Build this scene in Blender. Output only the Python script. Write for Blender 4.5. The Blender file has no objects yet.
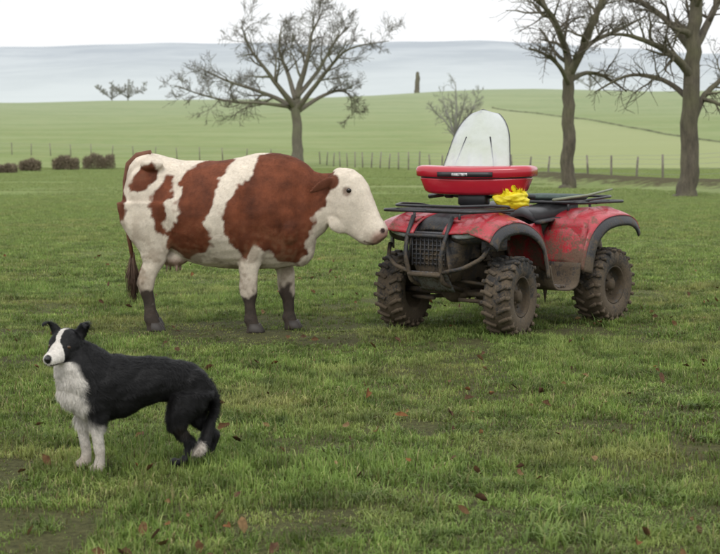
import bpy, math, random
import numpy as np
from mathutils import Vector, Matrix, noise as mnoise
random.seed(7); rng=np.random.default_rng(7)
scene=bpy.context.scene
COL=scene.collection
# ------------------------------------------------------------------ utils
def link(o,parent=None):
    COL.objects.link(o)
    if parent is not None: o.parent=parent
    return o
def empty(name,loc=(0,0,0),rz=0):
    e=bpy.data.objects.new(name,None); e.location=loc; e.rotation_euler=(0,0,rz); e.empty_display_size=.2
    return link(e)
def add_mesh(name,V,F,mat=None,parent=None,smooth=True):
    me=bpy.data.meshes.new(name); me.from_pydata([tuple(v) for v in V],[],[tuple(f) for f in F]); me.validate()
    if mat: me.materials.append(mat)
    if smooth: me.polygons.foreach_set('use_smooth',[True]*len(me.polygons))
    o=bpy.data.objects.new(name,me); return link(o,parent)
def np_mesh(name,V,F,mat,cols=None,smooth=False):
    me=bpy.data.meshes.new(name); n=len(V); m,k=F.shape
    me.vertices.add(n); me.vertices.foreach_set('co',V.astype(np.float32).ravel())
    me.loops.add(m*k); me.loops.foreach_set('vertex_index',F.astype(np.int32).ravel())
    me.polygons.add(m); me.polygons.foreach_set('loop_start',np.arange(m,dtype=np.int32)*k)
    me.polygons.foreach_set('loop_total',np.full(m,k,dtype=np.int32))
    if smooth: me.polygons.foreach_set('use_smooth',np.ones(m,dtype=bool))
    me.update(calc_edges=True)
    if cols is not None:
        a=me.color_attributes.new('col','FLOAT_COLOR','POINT')
        c=np.ones((n,4),dtype=np.float32); c[:,:3]=cols; a.data.foreach_set('color',c.ravel())
    if mat: me.materials.append(mat)
    return me
class MB:
    def __init__(s): s.V=[];s.F=[]
    def add(s,V,F):
        b=len(s.V); s.V+= [tuple(v) for v in V]; s.F+=[tuple(i+b for i in f) for f in F]
    def obj(s,name,mat,parent=None,smooth=True): return add_mesh(name,s.V,s.F,mat,parent,smooth)
def ring(c,U,W,n=20,p=2.0):
    c=Vector(c);U=Vector(U);W=Vector(W);out=[]
    for i in range(n):
        a=2*math.pi*i/n; ca,sa=math.cos(a),math.sin(a)
        x=math.copysign(abs(ca)**(2/p),ca); y=math.copysign(abs(sa)**(2/p),sa)
        out.append(c+U*x+W*y)
    return out
def loft(rings,cap=True):
    n=len(rings[0]);V=[v for r in rings for v in r];F=[]
    for k in range(len(rings)-1):
        for i in range(n):
            j=(i+1)%n; F.append((k*n+i,k*n+j,(k+1)*n+j,(k+1)*n+i))
    if cap:
        F.append(tuple(range(n))[::-1]); F.append(tuple((len(rings)-1)*n+i for i in range(n)))
    return V,F
def tube(pts,rad,n=8,ecc=None):
    pts=[Vector(p) for p in pts]
    if not hasattr(rad,'__len__'): rad=[rad]*len(pts)
    t0=(pts[1]-pts[0]).normalized()
    u=t0.orthogonal().normalized(); rs=[]
    for i,p in enumerate(pts):
        if i==0:t=t0
        elif i==len(pts)-1:t=(pts[i]-pts[i-1]).normalized()
        else:t=((pts[i+1]-pts[i]).normalized()+(pts[i]-pts[i-1]).normalized())
        if t.length<1e-6:t=t0
        t=t.normalized(); u=(u-t*u.dot(t))
        if u.length<1e-6:u=t.orthogonal()
        u.normalize(); w=t.cross(u)
        rs.append(ring(p,u*rad[i],w*rad[i],n))
    return loft(rs)
def ellipsoid(c,r,n=14,m=10,R=None):
    V=[];F=[];c=Vector(c)
    for j in range(1,m):
        th=math.pi*j/m
        for i in range(n):
            a=2*math.pi*i/n
            v=Vector((r[0]*math.sin(th)*math.cos(a),r[1]*math.sin(th)*math.sin(a),r[2]*math.cos(th)))
            if R is not None: v=R@v
            V.append(c+v)
    t=Vector((0,0,r[2])); t= R@t if R is not None else t
    V.append(c+t);V.append(c-t); T=len(V)-2;B=len(V)-1
    for j in range(m-2):
        for i in range(n):
            k=(i+1)%n; F.append((j*n+i,(j+1)*n+i,(j+1)*n+k,j*n+k))
    for i in range(n):
        k=(i+1)%n; F.append((T,i,k)); F.append((B,(m-2)*n+k,(m-2)*n+i))
    return V,F
def boxm(c,s,R=None,bev=0.0):
    c=Vector(c); hx,hy,hz=[q/2 for q in s]; b=bev
    V=[];F=[]
    if b<=0:
        for x in(-hx,hx):
            for y in(-hy,hy):
                for z in(-hz,hz):
                    v=Vector((x,y,z)); V.append(c+(R@v if R is not None else v))
        F=[(0,1,3,2),(4,6,7,5),(0,4,5,1),(2,3,7,6),(0,2,6,4),(1,5,7,3)]
        return V,F
    prof=[(-hz,-b),(-hz+b,0),(hz-b,0),(hz,-b)]
    rs=[]
    for z,ins in prof:
        pts=[]
        X=hx+ins;Y=hy+ins
        for (sx,sy) in((1,1),(-1,1),(-1,-1),(1,-1)):
            q=[(sx*X,sy*(Y-b)),(sx*(X-b),sy*Y)]
            if sx*sy<0:q=q[::-1]
            pts+=q
        rs.append([c+((R@Vector((x,y,z))) if R is not None else Vector((x,y,z))) for x,y in pts])
    return loft(rs)
def sheet(fn,nu,nv):
    V=[];F=[]
    for i in range(nu+1):
        for j in range(nv+1): V.append(Vector(fn(i/nu,j/nv)))
    for i in range(nu):
        for j in range(nv):
            a=i*(nv+1)+j; F.append((a,a+nv+1,a+nv+2,a+1))
    return V,F
def lerp_prof(pts,t):
    n=len(pts)-1; s=min(max(t,0),1)*n; i=min(int(s),n-1); f=s-i
    g=lambda k:np.array(pts[min(max(k,0),n)],float)
    p0,p1,p2,p3=g(i-1),g(i),g(i+1),g(i+2)
    return .5*((2*p1)+(-p0+p2)*f+(2*p0-5*p1+4*p2-p3)*f*f+(-p0+3*p1-3*p2+p3)*f**3)
def solid(o,t,sub=0,bev=0):
    m=o.modifiers.new('s','SOLIDIFY'); m.thickness=t; m.offset=0
# ------------------------------------------------------------------ materials
def nt(name):
    m=bpy.data.materials.new(name); m.use_nodes=True; t=m.node_tree
    return m,t,t.nodes,t.links,t.nodes['Principled BSDF']
def N(t,typ,**kw):
    n=t.nodes.new(typ)
    for k,v in kw.items(): setattr(n,k,v)
    return n
def noise_n(t,vec,scale,detail=5,rough=.55):
    n=N(t,'ShaderNodeTexNoise'); n.inputs['Scale'].default_value=scale; n.inputs['Detail'].default_value=detail; n.inputs['Roughness'].default_value=rough
    if vec is not None: t.links.new(vec,n.inputs['Vector'])
    return n
def maprange(t,inp,a,b,c=0,d=1):
    n=N(t,'ShaderNodeMapRange'); t.links.new(inp,n.inputs['Value'])
    for k,v in zip(('From Min','From Max','To Min','To Max'),(a,b,c,d)): n.inputs[k].default_value=v
    return n.outputs['Result']
def mix(t,fac,a,b,mode='MIX'):
    n=N(t,'ShaderNodeMix',data_type='RGBA',blend_type=mode)
    for s,v in ((n.inputs[0],fac),(n.inputs[6],a),(n.inputs[7],b)):
        if isinstance(v,(int,float)): s.default_value=v
        elif isinstance(v,tuple): s.default_value=(*v,1) if len(v)==3 else v
        else: t.links.new(v,s)
    return n.outputs[2]
def math_n(t,op,a,b=None):
    n=N(t,'ShaderNodeMath',operation=op)
    for s,v in ((n.inputs[0],a),(n.inputs[1],b)):
        if v is None: continue
        if isinstance(v,(int,float)): s.default_value=v
        else: t.links.new(v,s)
    return n.outputs[0]
def bump(t,h,strength,dist,bsdf):
    b=N(t,'ShaderNodeBump'); b.inputs['Strength'].default_value=strength; b.inputs['Distance'].default_value=dist
    t.links.new(h,b.inputs['Height']); t.links.new(b.outputs[0],bsdf.inputs['Normal'])
def simple(name,col,rough=.5,metal=0,var=.25,scale=8,mud=0,mudh=(.2,1.0),bmp=.0,coat=0):
    m,t,ns,L,b=nt(name)
    tc=N(t,'ShaderNodeTexCoord').outputs['Object']
    n1=noise_n(t,tc,scale)
    v=maprange(t,n1.outputs[0],.3,.7,1-var,1+var)
    c=mix(t,1.0,tuple(col),v,'MULTIPLY')
    b.inputs['Roughness'].default_value=rough; b.inputs['Metallic'].default_value=metal
    if coat: b.inputs['Coat Weight'].default_value=coat; b.inputs['Coat Roughness'].default_value=.15
    if mud>0:
        sep=N(t,'ShaderNodeSeparateXYZ'); L.new(tc,sep.inputs[0])
        h=maprange(t,sep.outputs[2],mudh[0],mudh[1],1,0)
        n2=noise_n(t,tc,9,8,.65); n3=noise_n(t,tc,60,4,.6)
        s=math_n(t,'ADD',math_n(t,'MULTIPLY',h,mud),math_n(t,'ADD',math_n(t,'MULTIPLY',maprange(t,n2.outputs[0],.25,.75,-1,1),.55),math_n(t,'MULTIPLY',maprange(t,n3.outputs[0],.3,.7,-1,1),.25)))
        f=maprange(t,s,.35,.75,0,.92)
        mc=mix(t,n3.outputs[0],(.060,.043,.027),(.145,.108,.068))
        c=mix(t,f,c,mc)
        L.new(maprange(t,f,0,1,rough,.9),b.inputs['Roughness'])
        if coat: L.new(maprange(t,f,0,1,coat,0),b.inputs['Coat Weight'])
        bump(t,n3.outputs[0],.4,.01,b)
    elif bmp: bump(t,noise_n(t,tc,scale*6,4).outputs[0],bmp,.01,b)
    L.new(c,b.inputs['Base Color'])
    return m
def attr_mat(name,rough=.7,var=.2,scale=30,bmp=.3,transl=0.0,sheen=0,stretch=None,spec=.3):
    m,t,ns,L,b=nt(name)
    a=N(t,'ShaderNodeAttribute',attribute_name='col')
    tc=N(t,'ShaderNodeTexCoord').outputs['Object']
    n1=noise_n(t,tc,scale,5,.6)
    c=mix(t,1.0,a.outputs['Color'],maprange(t,n1.outputs[0],.3,.7,1-var,1+var),'MULTIPLY')
    L.new(c,b.inputs['Base Color']); b.inputs['Roughness'].default_value=rough
    b.inputs['Specular IOR Level'].default_value=spec
    if bmp: bump(t,n1.outputs[0],bmp,.01,b)
    return m
# ------------------------------------------------------------------ camera
PITCH=math.atan(129/1500); CH=1.46
cam=bpy.data.cameras.new('camera'); camo=link(bpy.data.objects.new('camera',cam))
camo.location=(0,0,CH); camo.rotation_euler=(math.pi/2-PITCH,0,0)
cam.lens=75; cam.sensor_width=36; cam.clip_start=.1; cam.clip_end=20000
cam.dof.use_dof=True; cam.dof.focus_distance=9.5; cam.dof.aperture_fstop=5.6
scene.camera=camo
# ------------------------------------------------------------------ terrain
TREES=[((568-360)/1500*56,56.0),((687-360)/1500*45,45.0)]
def sm(t): t=min(max(t,0),1); return t*t*(3-2*t)
def bankd(x,y):
    px,py=8.0,62.0; qx,qy=18.5,40.0
    tt=((x-px)*(qx-px)+(y-py)*(qy-py))/((qx-px)**2+(qy-py)**2); tc=min(max(tt,-.05),1.6)
    return math.hypot(x-(px+(qx-px)*tc),y-(py+(qy-py)*tc))
def H(x,y):
    R=17.0+.022*max(min(x,160),-160)
    t=(y-118)/(400-118)
    z=0
    if t>0:
        if t<=1: z=R*(t**1.25)*(1-.12*t**6)
        else: z=R*.88-(y-400)*.05 if y<1200 else R*.88-40
    a=mnoise.noise(Vector((x*.014,y*.02,3.1)))
    z+=a*1.7*sm((y-125)/120)*(1 if y<1500 else 0)
    z+=mnoise.noise(Vector((x*.12,y*.12,0)))*.10*sm((y-20)/40)
    z+=.42*math.exp(-(bankd(x,y)/1.6)**2)
    return z
def ray(px,py):
    yc=277-py; cp,sp=math.cos(PITCH),math.sin(PITCH)
    d=Vector((px-360,1500*cp+yc*sp,yc*cp-1500*sp)); return d/d.y
def hit(px,py):
    d=ray(px,py); y=5.0
    while y<410:
        p=Vector((0,0,CH))+d*y
        if p.z<=H(p.x,p.y): return p
        y*=1.003
    y=385; p=Vector((0,0,CH))+d*y; return Vector((p.x,p.y,H(p.x,p.y)))
b1=hit(492,108); b2=hit(725,143)
ys=[-15.0]
while ys[-1]<9000:
    y=ys[-1]; ys.append(y+max(.5,abs(y)*.018) if y<600 else y*1.15)
nx=240; V=[];F=[];tone=[];dirt=[];haze=[]
for y in ys:
    for i in range(nx+1):
        s=(i/nx*2-1); s=math.copysign(abs(s)**1.25,s)
        x=s*(30+max(y,0)*.9)
        z=H(x,y)
        if y<25: z+=mnoise.noise(Vector((x*1.5,y*1.5,0)))*.018
        V.append((x,y,z))
        side=((b2.x-b1.x)*(y-b1.y)-(b2.y-b1.y)*(x-b1.x))/math.hypot(b2.x-b1.x,b2.y-b1.y)
        tn=0
        if y>60 and x>-3.3+(125-y)*15.1/65: tn=sm(-side/6+.5)*sm((x/y-.03)/.07)
        tone.append(tn); dirt.append(math.exp(-(bankd(x,y)/1.7)**2)); haze.append(sm((y-60)/500)*.47+ (0.35 if y>600 else 0))  # dirt: bare earth along the bank, tree shade included
n=nx+1
for k in range(len(ys)-1):
    for i in range(nx): a=k*n+i; F.append((a,a+1,a+n+1,a+n))
gm,t,ns,L,b=nt('ground_grass')
pos=N(t,'ShaderNodeNewGeometry').outputs['Position']
nA=noise_n(t,pos,.35,6,.6); nB=noise_n(t,pos,2.2,6,.65); nC=noise_n(t,pos,28,5,.7)
mp=N(t,'ShaderNodeMapping'); mp.inputs['Scale'].default_value=(.05,.16,.1); L.new(pos,mp.inputs[0]); nD=noise_n(t,mp.outputs[0],1.0,6,.6)
c=mix(t,maprange(t,nB.outputs[0],.35,.65),(.15,.205,.065),(.195,.245,.085))
c=mix(t,maprange(t,nA.outputs[0],.45,.7,0,.7),c,(.235,.25,.10))
c=mix(t,maprange(t,nD.outputs[0],.42,.66,0,.8),c,(.24,.28,.12))
sp=N(t,'ShaderNodeSeparateXYZ'); L.new(pos,sp.inputs[0])
near=maprange(t,sp.outputs[1],12,30,1,0)
nS=noise_n(t,pos,1.1,4,.6)
soil=mix(t,maprange(t,nC.outputs[0],.3,.7),(.032,.027,.014),(.085,.082,.032))
soil=mix(t,maprange(t,nS.outputs[0],.5,.7,0,.8),soil,(.035,.027,.018))
c=mix(t,math_n(t,'MULTIPLY',near,.92),c,soil)
at=N(t,'ShaderNodeAttribute',attribute_name='tone'); c=mix(t,math_n(t,'MULTIPLY',at.outputs['Fac'],.75),c,(.29,.315,.145))
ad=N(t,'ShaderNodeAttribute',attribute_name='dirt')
dirt_shade=maprange(t,math_n(t,'ADD',ad.outputs['Fac'],math_n(t,'MULTIPLY',maprange(t,nB.outputs[0],.3,.7,-1,1),.35)),.3,.75,0,.92)
c=mix(t,dirt_shade,c,(.075,.062,.035))  # bare earth and leaf litter, with the shade under the trees painted in
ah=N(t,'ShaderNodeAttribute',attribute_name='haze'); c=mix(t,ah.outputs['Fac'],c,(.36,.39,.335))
c=mix(t,1.0,c,maprange(t,nC.outputs[0],.25,.75,.8,1.2),'MULTIPLY')
L.new(c,b.inputs['Base Color']); b.inputs['Roughness'].default_value=.95; b.inputs['Specular IOR Level'].default_value=.1
bump(t,nC.outputs[0],.6,.05,b)
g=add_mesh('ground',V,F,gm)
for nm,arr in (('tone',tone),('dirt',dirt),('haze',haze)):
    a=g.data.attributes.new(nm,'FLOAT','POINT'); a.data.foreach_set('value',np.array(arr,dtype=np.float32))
V=[];F=[];nxh,nyh=220,40
for j in range(nyh+1):
    v=j/nyh; y=1300+v*3900
    for i in range(nxh+1):
        x=(i/nxh*2-1)*3600*(.35+.65*v)
        top=280+26*mnoise.noise(Vector((x*.0016,1,0)))+7*mnoise.noise(Vector((x*.006,5,0)))-.014*max(x,0)
        s=min(v/.69,1); z=-45+(top+45)*(s**1.35) if s<1 else top-(v-.69)*300
        z+=34*mnoise.noise(Vector((x*.002,y*.002,9)))*s*(1-s)*4
        V.append((x,y,z))
n=nxh+1
for k in range(nyh):
    for i in range(nxh): a=k*n+i; F.append((a,a+1,a+n+1,a+n))
hm,t,ns,L,b=nt('hazy_moor')
pos=N(t,'ShaderNodeNewGeometry').outputs['Position']; sp=N(t,'ShaderNodeSeparateXYZ'); L.new(pos,sp.inputs[0])
mp=N(t,'ShaderNodeMapping'); mp.inputs['Scale'].default_value=(.5,.6,2.5); L.new(pos,mp.inputs[0])
nz=noise_n(t,mp.outputs[0],.005,7,.65)
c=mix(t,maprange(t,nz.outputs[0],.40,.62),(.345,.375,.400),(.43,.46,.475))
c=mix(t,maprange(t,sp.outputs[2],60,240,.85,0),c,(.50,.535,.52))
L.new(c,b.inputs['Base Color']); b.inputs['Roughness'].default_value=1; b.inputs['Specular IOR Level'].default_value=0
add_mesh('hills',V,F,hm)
# ------------------------------------------------------------------ grass
grm,t,ns,L,b=nt('grass_blade')
a=N(t,'ShaderNodeAttribute',attribute_name='col')
pos=N(t,'ShaderNodeNewGeometry').outputs['Position']
n1=noise_n(t,pos,.8,5,.6); n2=noise_n(t,pos,.25,3,.5); n3=noise_n(t,pos,3.2,5,.65)
c=mix(t,maprange(t,n1.outputs[0],.48,.70,0,.65),a.outputs['Color'],(.35,.31,.12))
c=mix(t,maprange(t,n2.outputs[0],.42,.62,0,.4),c,(.235,.355,.085))
c=mix(t,1.0,c,maprange(t,n3.outputs[0],.33,.66,.36,1.2),'MULTIPLY')
sp=N(t,'ShaderNodeSeparateXYZ'); L.new(pos,sp.inputs[0])
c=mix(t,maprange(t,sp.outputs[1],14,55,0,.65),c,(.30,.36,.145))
L.new(c,b.inputs['Base Color']); b.inputs['Roughness'].default_value=.5; b.inputs['Specular IOR Level'].default_value=.25
tr=N(t,'ShaderNodeBsdfTranslucent'); L.new(c,tr.inputs[0]); ms=N(t,'ShaderNodeMixShader'); ms.inputs[0].default_value=.3
L.new(b.outputs[0],ms.inputs[1]); L.new(tr.outputs[0],ms.inputs[2]); L.new(ms.outputs[0],ns['Material Output'].inputs[0])
def blade_tile(name,size,nb,h0,h1,w,seed,brown=0,dark=1.0):
    r=np.random.default_rng(seed)
    nc=max(int(nb/24),3); cc=(r.random((nc,2))-.5)*size*1.04; ch=r.random(nc)**1.8
    ci=r.integers(0,nc,nb); sc=.022*min(size,2)+.012 if size>=1 else .022
    P=cc[ci]+r.normal(0,1,(nb,2))*sc
    loose=r.random(nb)<.35; P[loose]=(r.random((loose.sum(),2))-.5)*size*1.05
    hh=(h0+(h1-h0)*ch[ci]*r.random(nb)**.6); hh[loose]*=.7
    ang=r.random(nb)*2*np.pi; lean=r.random(nb)**.7*1.3
    dirx,diry=np.cos(ang),np.sin(ang)
    sa=ang+np.pi/2+r.normal(0,.5,nb); sx,sy=np.cos(sa)*w*.5*(.5+1.0*r.random(nb)),np.sin(sa)*w*.5*(.5+1.0*r.random(nb))
    V=np.zeros((nb,5,3)); z0=-.01; m1=hh*.5
    V[:,0]=np.c_[P[:,0]-sx,P[:,1]-sy,np.full(nb,z0)]
    V[:,1]=np.c_[P[:,0]+sx,P[:,1]+sy,np.full(nb,z0)]
    mx=P[:,0]+dirx*m1*np.sin(lean*.5); my=P[:,1]+diry*m1*np.sin(lean*.5); mz=m1*np.cos(lean*.5)
    V[:,2]=np.c_[mx+sx*.8,my+sy*.8,mz]; V[:,3]=np.c_[mx-sx*.8,my-sy*.8,mz]
    tx=mx+dirx*m1*np.sin(lean*1.4); ty=my+diry*m1*np.sin(lean*1.4); tz=mz+m1*np.cos(lean*1.4)
    V[:,4]=np.c_[tx,ty,tz]
    base=(np.arange(nb)*5)[:,None]
    F=np.concatenate([base+np.array([[0,1,2]]),base+np.array([[0,2,3]]),base+np.array([[3,2,4]])])
    g1=np.array([.14,.23,.045])*dark;g2=np.array([.29,.39,.085])*dark;g3=np.array([.43,.47,.17]);st=np.array([.50,.42,.21]);br=np.array([.16,.10,.05])
    u=((r.random(nb)*.5+r.random(nc)[ci]*.5))[:,None]; C=g1*(1-u)+g2*u
    k=r.random(nb); C[k>.82]=g3*dark; C[k>.91-brown*.3]=st; C[k>.95-brown*.3]=br
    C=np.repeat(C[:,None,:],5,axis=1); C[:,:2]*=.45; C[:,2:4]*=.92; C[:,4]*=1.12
    return np_mesh(name,V.reshape(-1,3),F,grm,C.reshape(-1,3))
grass=empty('grass')
def lay(meshes,size,y0,y1,sparse=None,sparser=None):
    y=y0
    while y<y1:
        hw=.27*(y+size)+1.0+size; x=-math.ceil(hw/size)*size
        while x<hw:
            cx,cy=x+size/2,y+size/2
            if bankd(cx,cy)>1.2+size*.3 or y<30:
                ml=meshes
                if sparse:
                    q=mnoise.noise(Vector((cx*.9,cy*.9,7)))+.6*mnoise.noise(Vector((cx*2.3,cy*2.3,2)))
                    for (ax,ay,rr) in((-.3,11.8,.9),(-1.6,12.0,.5),(1.0,11.6,.8),(2.2,12.4,.6),(.75,5.5,.4),(-1.3,5.6,.4),(-1.7,6.8,.35)):
                        q+=.5*math.exp(-((cx-ax)**2+(cy-ay)**2)/rr**2)
                    if q>.50: ml=sparser
                    elif q>.22: ml=sparse
                hs=1.0+.75*mnoise.noise(Vector((cx*.8,cy*.8,31)))
                hs-=.35*math.exp(-(((cx+1.0)/1.3)**2+((cy-11.9)/.7)**2))
                o=bpy.data.objects.new('blades',random.choice(ml)); o.parent=grass
                o.location=(cx,cy,H(cx,cy)); o.rotation_euler=(0,0,random.randrange(4)*math.pi/2)
                o.scale=(1,1,max(.45,min(1.4,hs+random.uniform(-.1,.1)))); COL.objects.link(o)
            x+=size
        y+=size
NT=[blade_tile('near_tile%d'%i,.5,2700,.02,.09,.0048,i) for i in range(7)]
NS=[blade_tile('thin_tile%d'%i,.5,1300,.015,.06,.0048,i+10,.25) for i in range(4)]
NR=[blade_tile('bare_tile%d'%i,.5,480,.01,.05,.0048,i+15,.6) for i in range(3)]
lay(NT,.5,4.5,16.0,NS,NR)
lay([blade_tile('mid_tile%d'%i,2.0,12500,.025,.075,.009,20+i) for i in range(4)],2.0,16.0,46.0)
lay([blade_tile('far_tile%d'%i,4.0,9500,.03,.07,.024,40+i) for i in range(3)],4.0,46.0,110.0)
tm=[blade_tile('tuft%d'%i,.16,170,.05,.12,.005,70+i,0,.85) for i in range(4)]+[blade_tile('tuft_dry',.16,120,.05,.11,.005,77,.8)]
for k in range(620):
    y=4.8+random.random()**1.1*15; x=(random.random()*2-1)*(.27*y+1)
    if mnoise.noise(Vector((x*.7,y*.7,55)))<-.08: continue
    if abs(x+.95)<.5 and 6.1<y<7.1: continue
    if abs(x+1.0)<1.1 and 11.0<y<12.6: continue
    o=bpy.data.objects.new('tuft',random.choice(tm)); o.parent=grass; o.location=(x,y,0); o.rotation_euler=(0,0,random.random()*6)
    s=.6+random.random()*.7; o.scale=(s*1.2,s*1.2,s*.85); COL.objects.link(o)
# fallen leaves
V=[];F=[];cols=[]
for k in range(560):
    y=4.9+random.random()**1.3*15; x=(random.random()*2-1)*(.27*y+.6)
    if random.random()<.8:
        if mnoise.noise(Vector((x*1.1,y*.9,2)))<.08: continue
    s=.009+.017*random.random(); a=random.random()*6.28
    R=Matrix.Rotation(a,3,'Z')@Matrix.Rotation(random.uniform(-1.1,1.1),3,'X')@Matrix.Rotation(random.uniform(-1,1),3,'Y')
    c=Vector((x,y,.028+.022*random.random())); b0=len(V)
    cu=random.uniform(.4,1.8)
    pr=[(-1.5,0,0),(-.7,.6,.3*cu),(.2,.85,.5*cu),(.9,.5,.3*cu),(1.4,0,.35*cu),(.9,-.5,.3*cu),(.2,-.8,.6*cu),(-.7,-.6,.3*cu),(0,0,-.05)]
    for p in pr: V.append(c+R@(Vector(p)*s*random.uniform(.8,1.2)))
    for i in range(8): F.append((b0+8,b0+i,b0+(i+1)%8))
    cc=random.choice([(.10,.055,.026),(.13,.075,.035),(.07,.04,.022),(.18,.115,.055),(.09,.05,.03),(.15,.07,.028)]); cols+= [cc]*9
me=np_mesh('fallen_leaves',np.array([tuple(v) for v in V]),np.array(F),attr_mat('dead_leaf',.85,.4,60,0,spec=.1),np.array(cols),True)
link(bpy.data.objects.new('fallen_leaves',me))
# ------------------------------------------------------------------ trees
def bark(name,c1,c2):
    m,t,ns,L,b=nt(name); tc=N(t,'ShaderNodeTexCoord').outputs['Object']
    mp=N(t,'ShaderNodeMapping'); mp.inputs['Scale'].default_value=(3,3,.7); L.new(tc,mp.inputs[0])
    n1=noise_n(t,mp.outputs[0],3,8,.7); n2=noise_n(t,tc,.8,4)
    c=mix(t,maprange(t,n1.outputs[0],.3,.7),c1,c2); c=mix(t,maprange(t,n2.outputs[0],.45,.7,0,.5),c,(c2[0]*.9,c2[1]*1.15,c2[2]*.7))
    L.new(c,b.inputs['Base Color']); b.inputs['Roughness'].default_value=.9; bump(t,n1.outputs[0],.8,.06,b); return m
bk1=bark('bark',(.050,.042,.032),(.15,.125,.09)); bk2=bark('bark_mid',(.10,.088,.066),(.17,.15,.115)); bk3=bark('bark_hazy',(.21,.205,.185),(.27,.26,.235))
def make_tree(name,loc,paths,mat,seed,levels=4,nchild=(9,7,6,5),lenf=(.5,.5,.5,.5),rmin=.006,up=.05,crook=.22,length0=None,rz=0,spread=(35,70)):
    rd=random.Random(seed); mb=MB()
    def emit(pts,rs):
        r=rs[0]; n=9 if r>.12 else 6 if r>.05 else 4 if r>.02 else 3
        V,F=tube(pts,rs,n); mb.add(V,F)
    def branch(p,d,ln,r,lev):
        ns_=6 if lev<=1 else 5 if lev==2 else 4 if lev==3 else 3
        pts=[p.copy()];rs=[r];q=p.copy();dd=d.copy()
        for i in range(ns_):
            dd=(dd+Vector((rd.gauss(0,1),rd.gauss(0,1),rd.gauss(0,.8)+up/crook*1.0))*crook).normalized()
            q=q+dd*ln/ns_; pts.append(q.copy()); rs.append(max(r*(1-(i+1)/ns_*.75),rmin))
        emit(pts,rs)
        sprout(pts,rs,ln,lev)
    def sprout(pts,rs,ln,lev,t0=.2,force=None):
        if lev>=levels: return
        nc=force or nchild[min(lev,len(nchild)-1)]
        for k in range(nc):
            tt=t0+(1-t0)*((k+rd.random())/nc); s=tt*(len(pts)-1); i=min(int(s),len(pts)-2); f=s-i
            p=pts[i].lerp(pts[i+1],f); r=rs[i]*(1-f)+rs[i+1]*f
            td=(pts[i+1]-pts[i]).normalized(); o=td.orthogonal().normalized(); o=Matrix.Rotation(rd.random()*6.283,3,td)@o
            an=math.radians(rd.uniform(*spread)); d=(td*math.cos(an)+o*math.sin(an)); d.z+= .12
            d.normalize()
            branch(p,d,ln*lenf[min(lev,len(lenf)-1)]*rd.uniform(.6,1.25)*(1.15-.45*tt),max(r*rd.uniform(.45,.68),rmin),lev+1)
    for pth in paths:
        pts=[Vector(q[:3]) for q in pth['p']]; rs=[q[3] for q in pth['p']]
        P=[];Rr=[];m=(len(pts)-1)*4
        for i in range(m+1):
            v=lerp_prof([(*a_,r_) for a_,r_ in zip(pts,rs)],i/m); j=.18*rs[0] if 0<i<m else 0
            P.append(Vector(v[:3])+Vector((rd.uniform(-j,j),rd.uniform(-j,j),0))*.5); Rr.append(max(v[3],rmin))
        V,F=tube(P,Rr,12 if rs[0]>.15 else 7); mb.add(V,F)
        if pth.get('n',0): sprout(P,Rr,pth.get('len',4),pth.get('lev',1),pth.get('t0',.3),pth['n'])
    o=mb.obj(name,mat); o.location=loc; o.rotation_euler=(0,0,rz); return o
def zt(px,py,d,x0): return ((px-360)/1500*d-x0, CH-(py-148)/1500*d)
p=Vector(((297-360)/1500*118,118,0)); d=118
def T(px,py,r,dy=0): x,z=zt(px,py,d,p.x); return (x,dy,z-H(p.x,p.y),r)
paths=[dict(p=[T(297,168,.60),T(298,150,.44),T(297,125,.38),T(296,105,.36)],n=0),
 dict(p=[T(296,107,.32),T(300,85,.24,.5),T(308,60,.17,.2),T(312,35,.10,.6),T(322,14,.04,.8)],n=13,len=6,lev=1),
 dict(p=[T(296,108,.28),T(283,92,.20,-1),T(268,72,.14,-1.5),T(252,50,.09,-1.7),T(245,30,.04,-2)],n=12,len=5.5),
 dict(p=[T(296,112,.24),T(280,100,.18,1),T(255,90,.13,2),T(225,80,.09,2.5),T(195,66,.04,3)],n=14,len=5),
 dict(p=[T(290,107,.17),T(262,104,.12,-1.5),T(235,103,.09,-2.5),T(205,96,.06,-3),T(182,88,.03,-3)],n=12,len=4),
 dict(p=[T(297,110,.24),T(312,92,.18,-1),T(330,70,.13,-2),T(350,52,.08,-2.5),T(388,45,.03,-3)],n=14,len=5),
 dict(p=[T(298,112,.2),T(318,98,.15,1.5),T(338,90,.11,2.2),T(350,96,.06,2.5),T(352,115,.03,2.5)],n=12,len=4),
 dict(p=[T(296,100,.22),T(288,75,.16,1.8),T(278,48,.10,3),T(280,24,.04,3.5)],n=12,len=5),
 dict(p=[T(297,98,.2),T(318,70,.14,2),T(335,40,.09,3),T(350,24,.04,3.6)],n=11,len=5)]
make_tree('bare_tree',(p.x,p.y,H(p.x,p.y)),paths,bk2,11,levels=4,nchild=(8,7,7,8),lenf=(.5,.5,.62,.6),rmin=.013,crook=.24,up=.03,spread=(28,62))
d=56; p=Vector((TREES[0][0],TREES[0][1],0))
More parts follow.
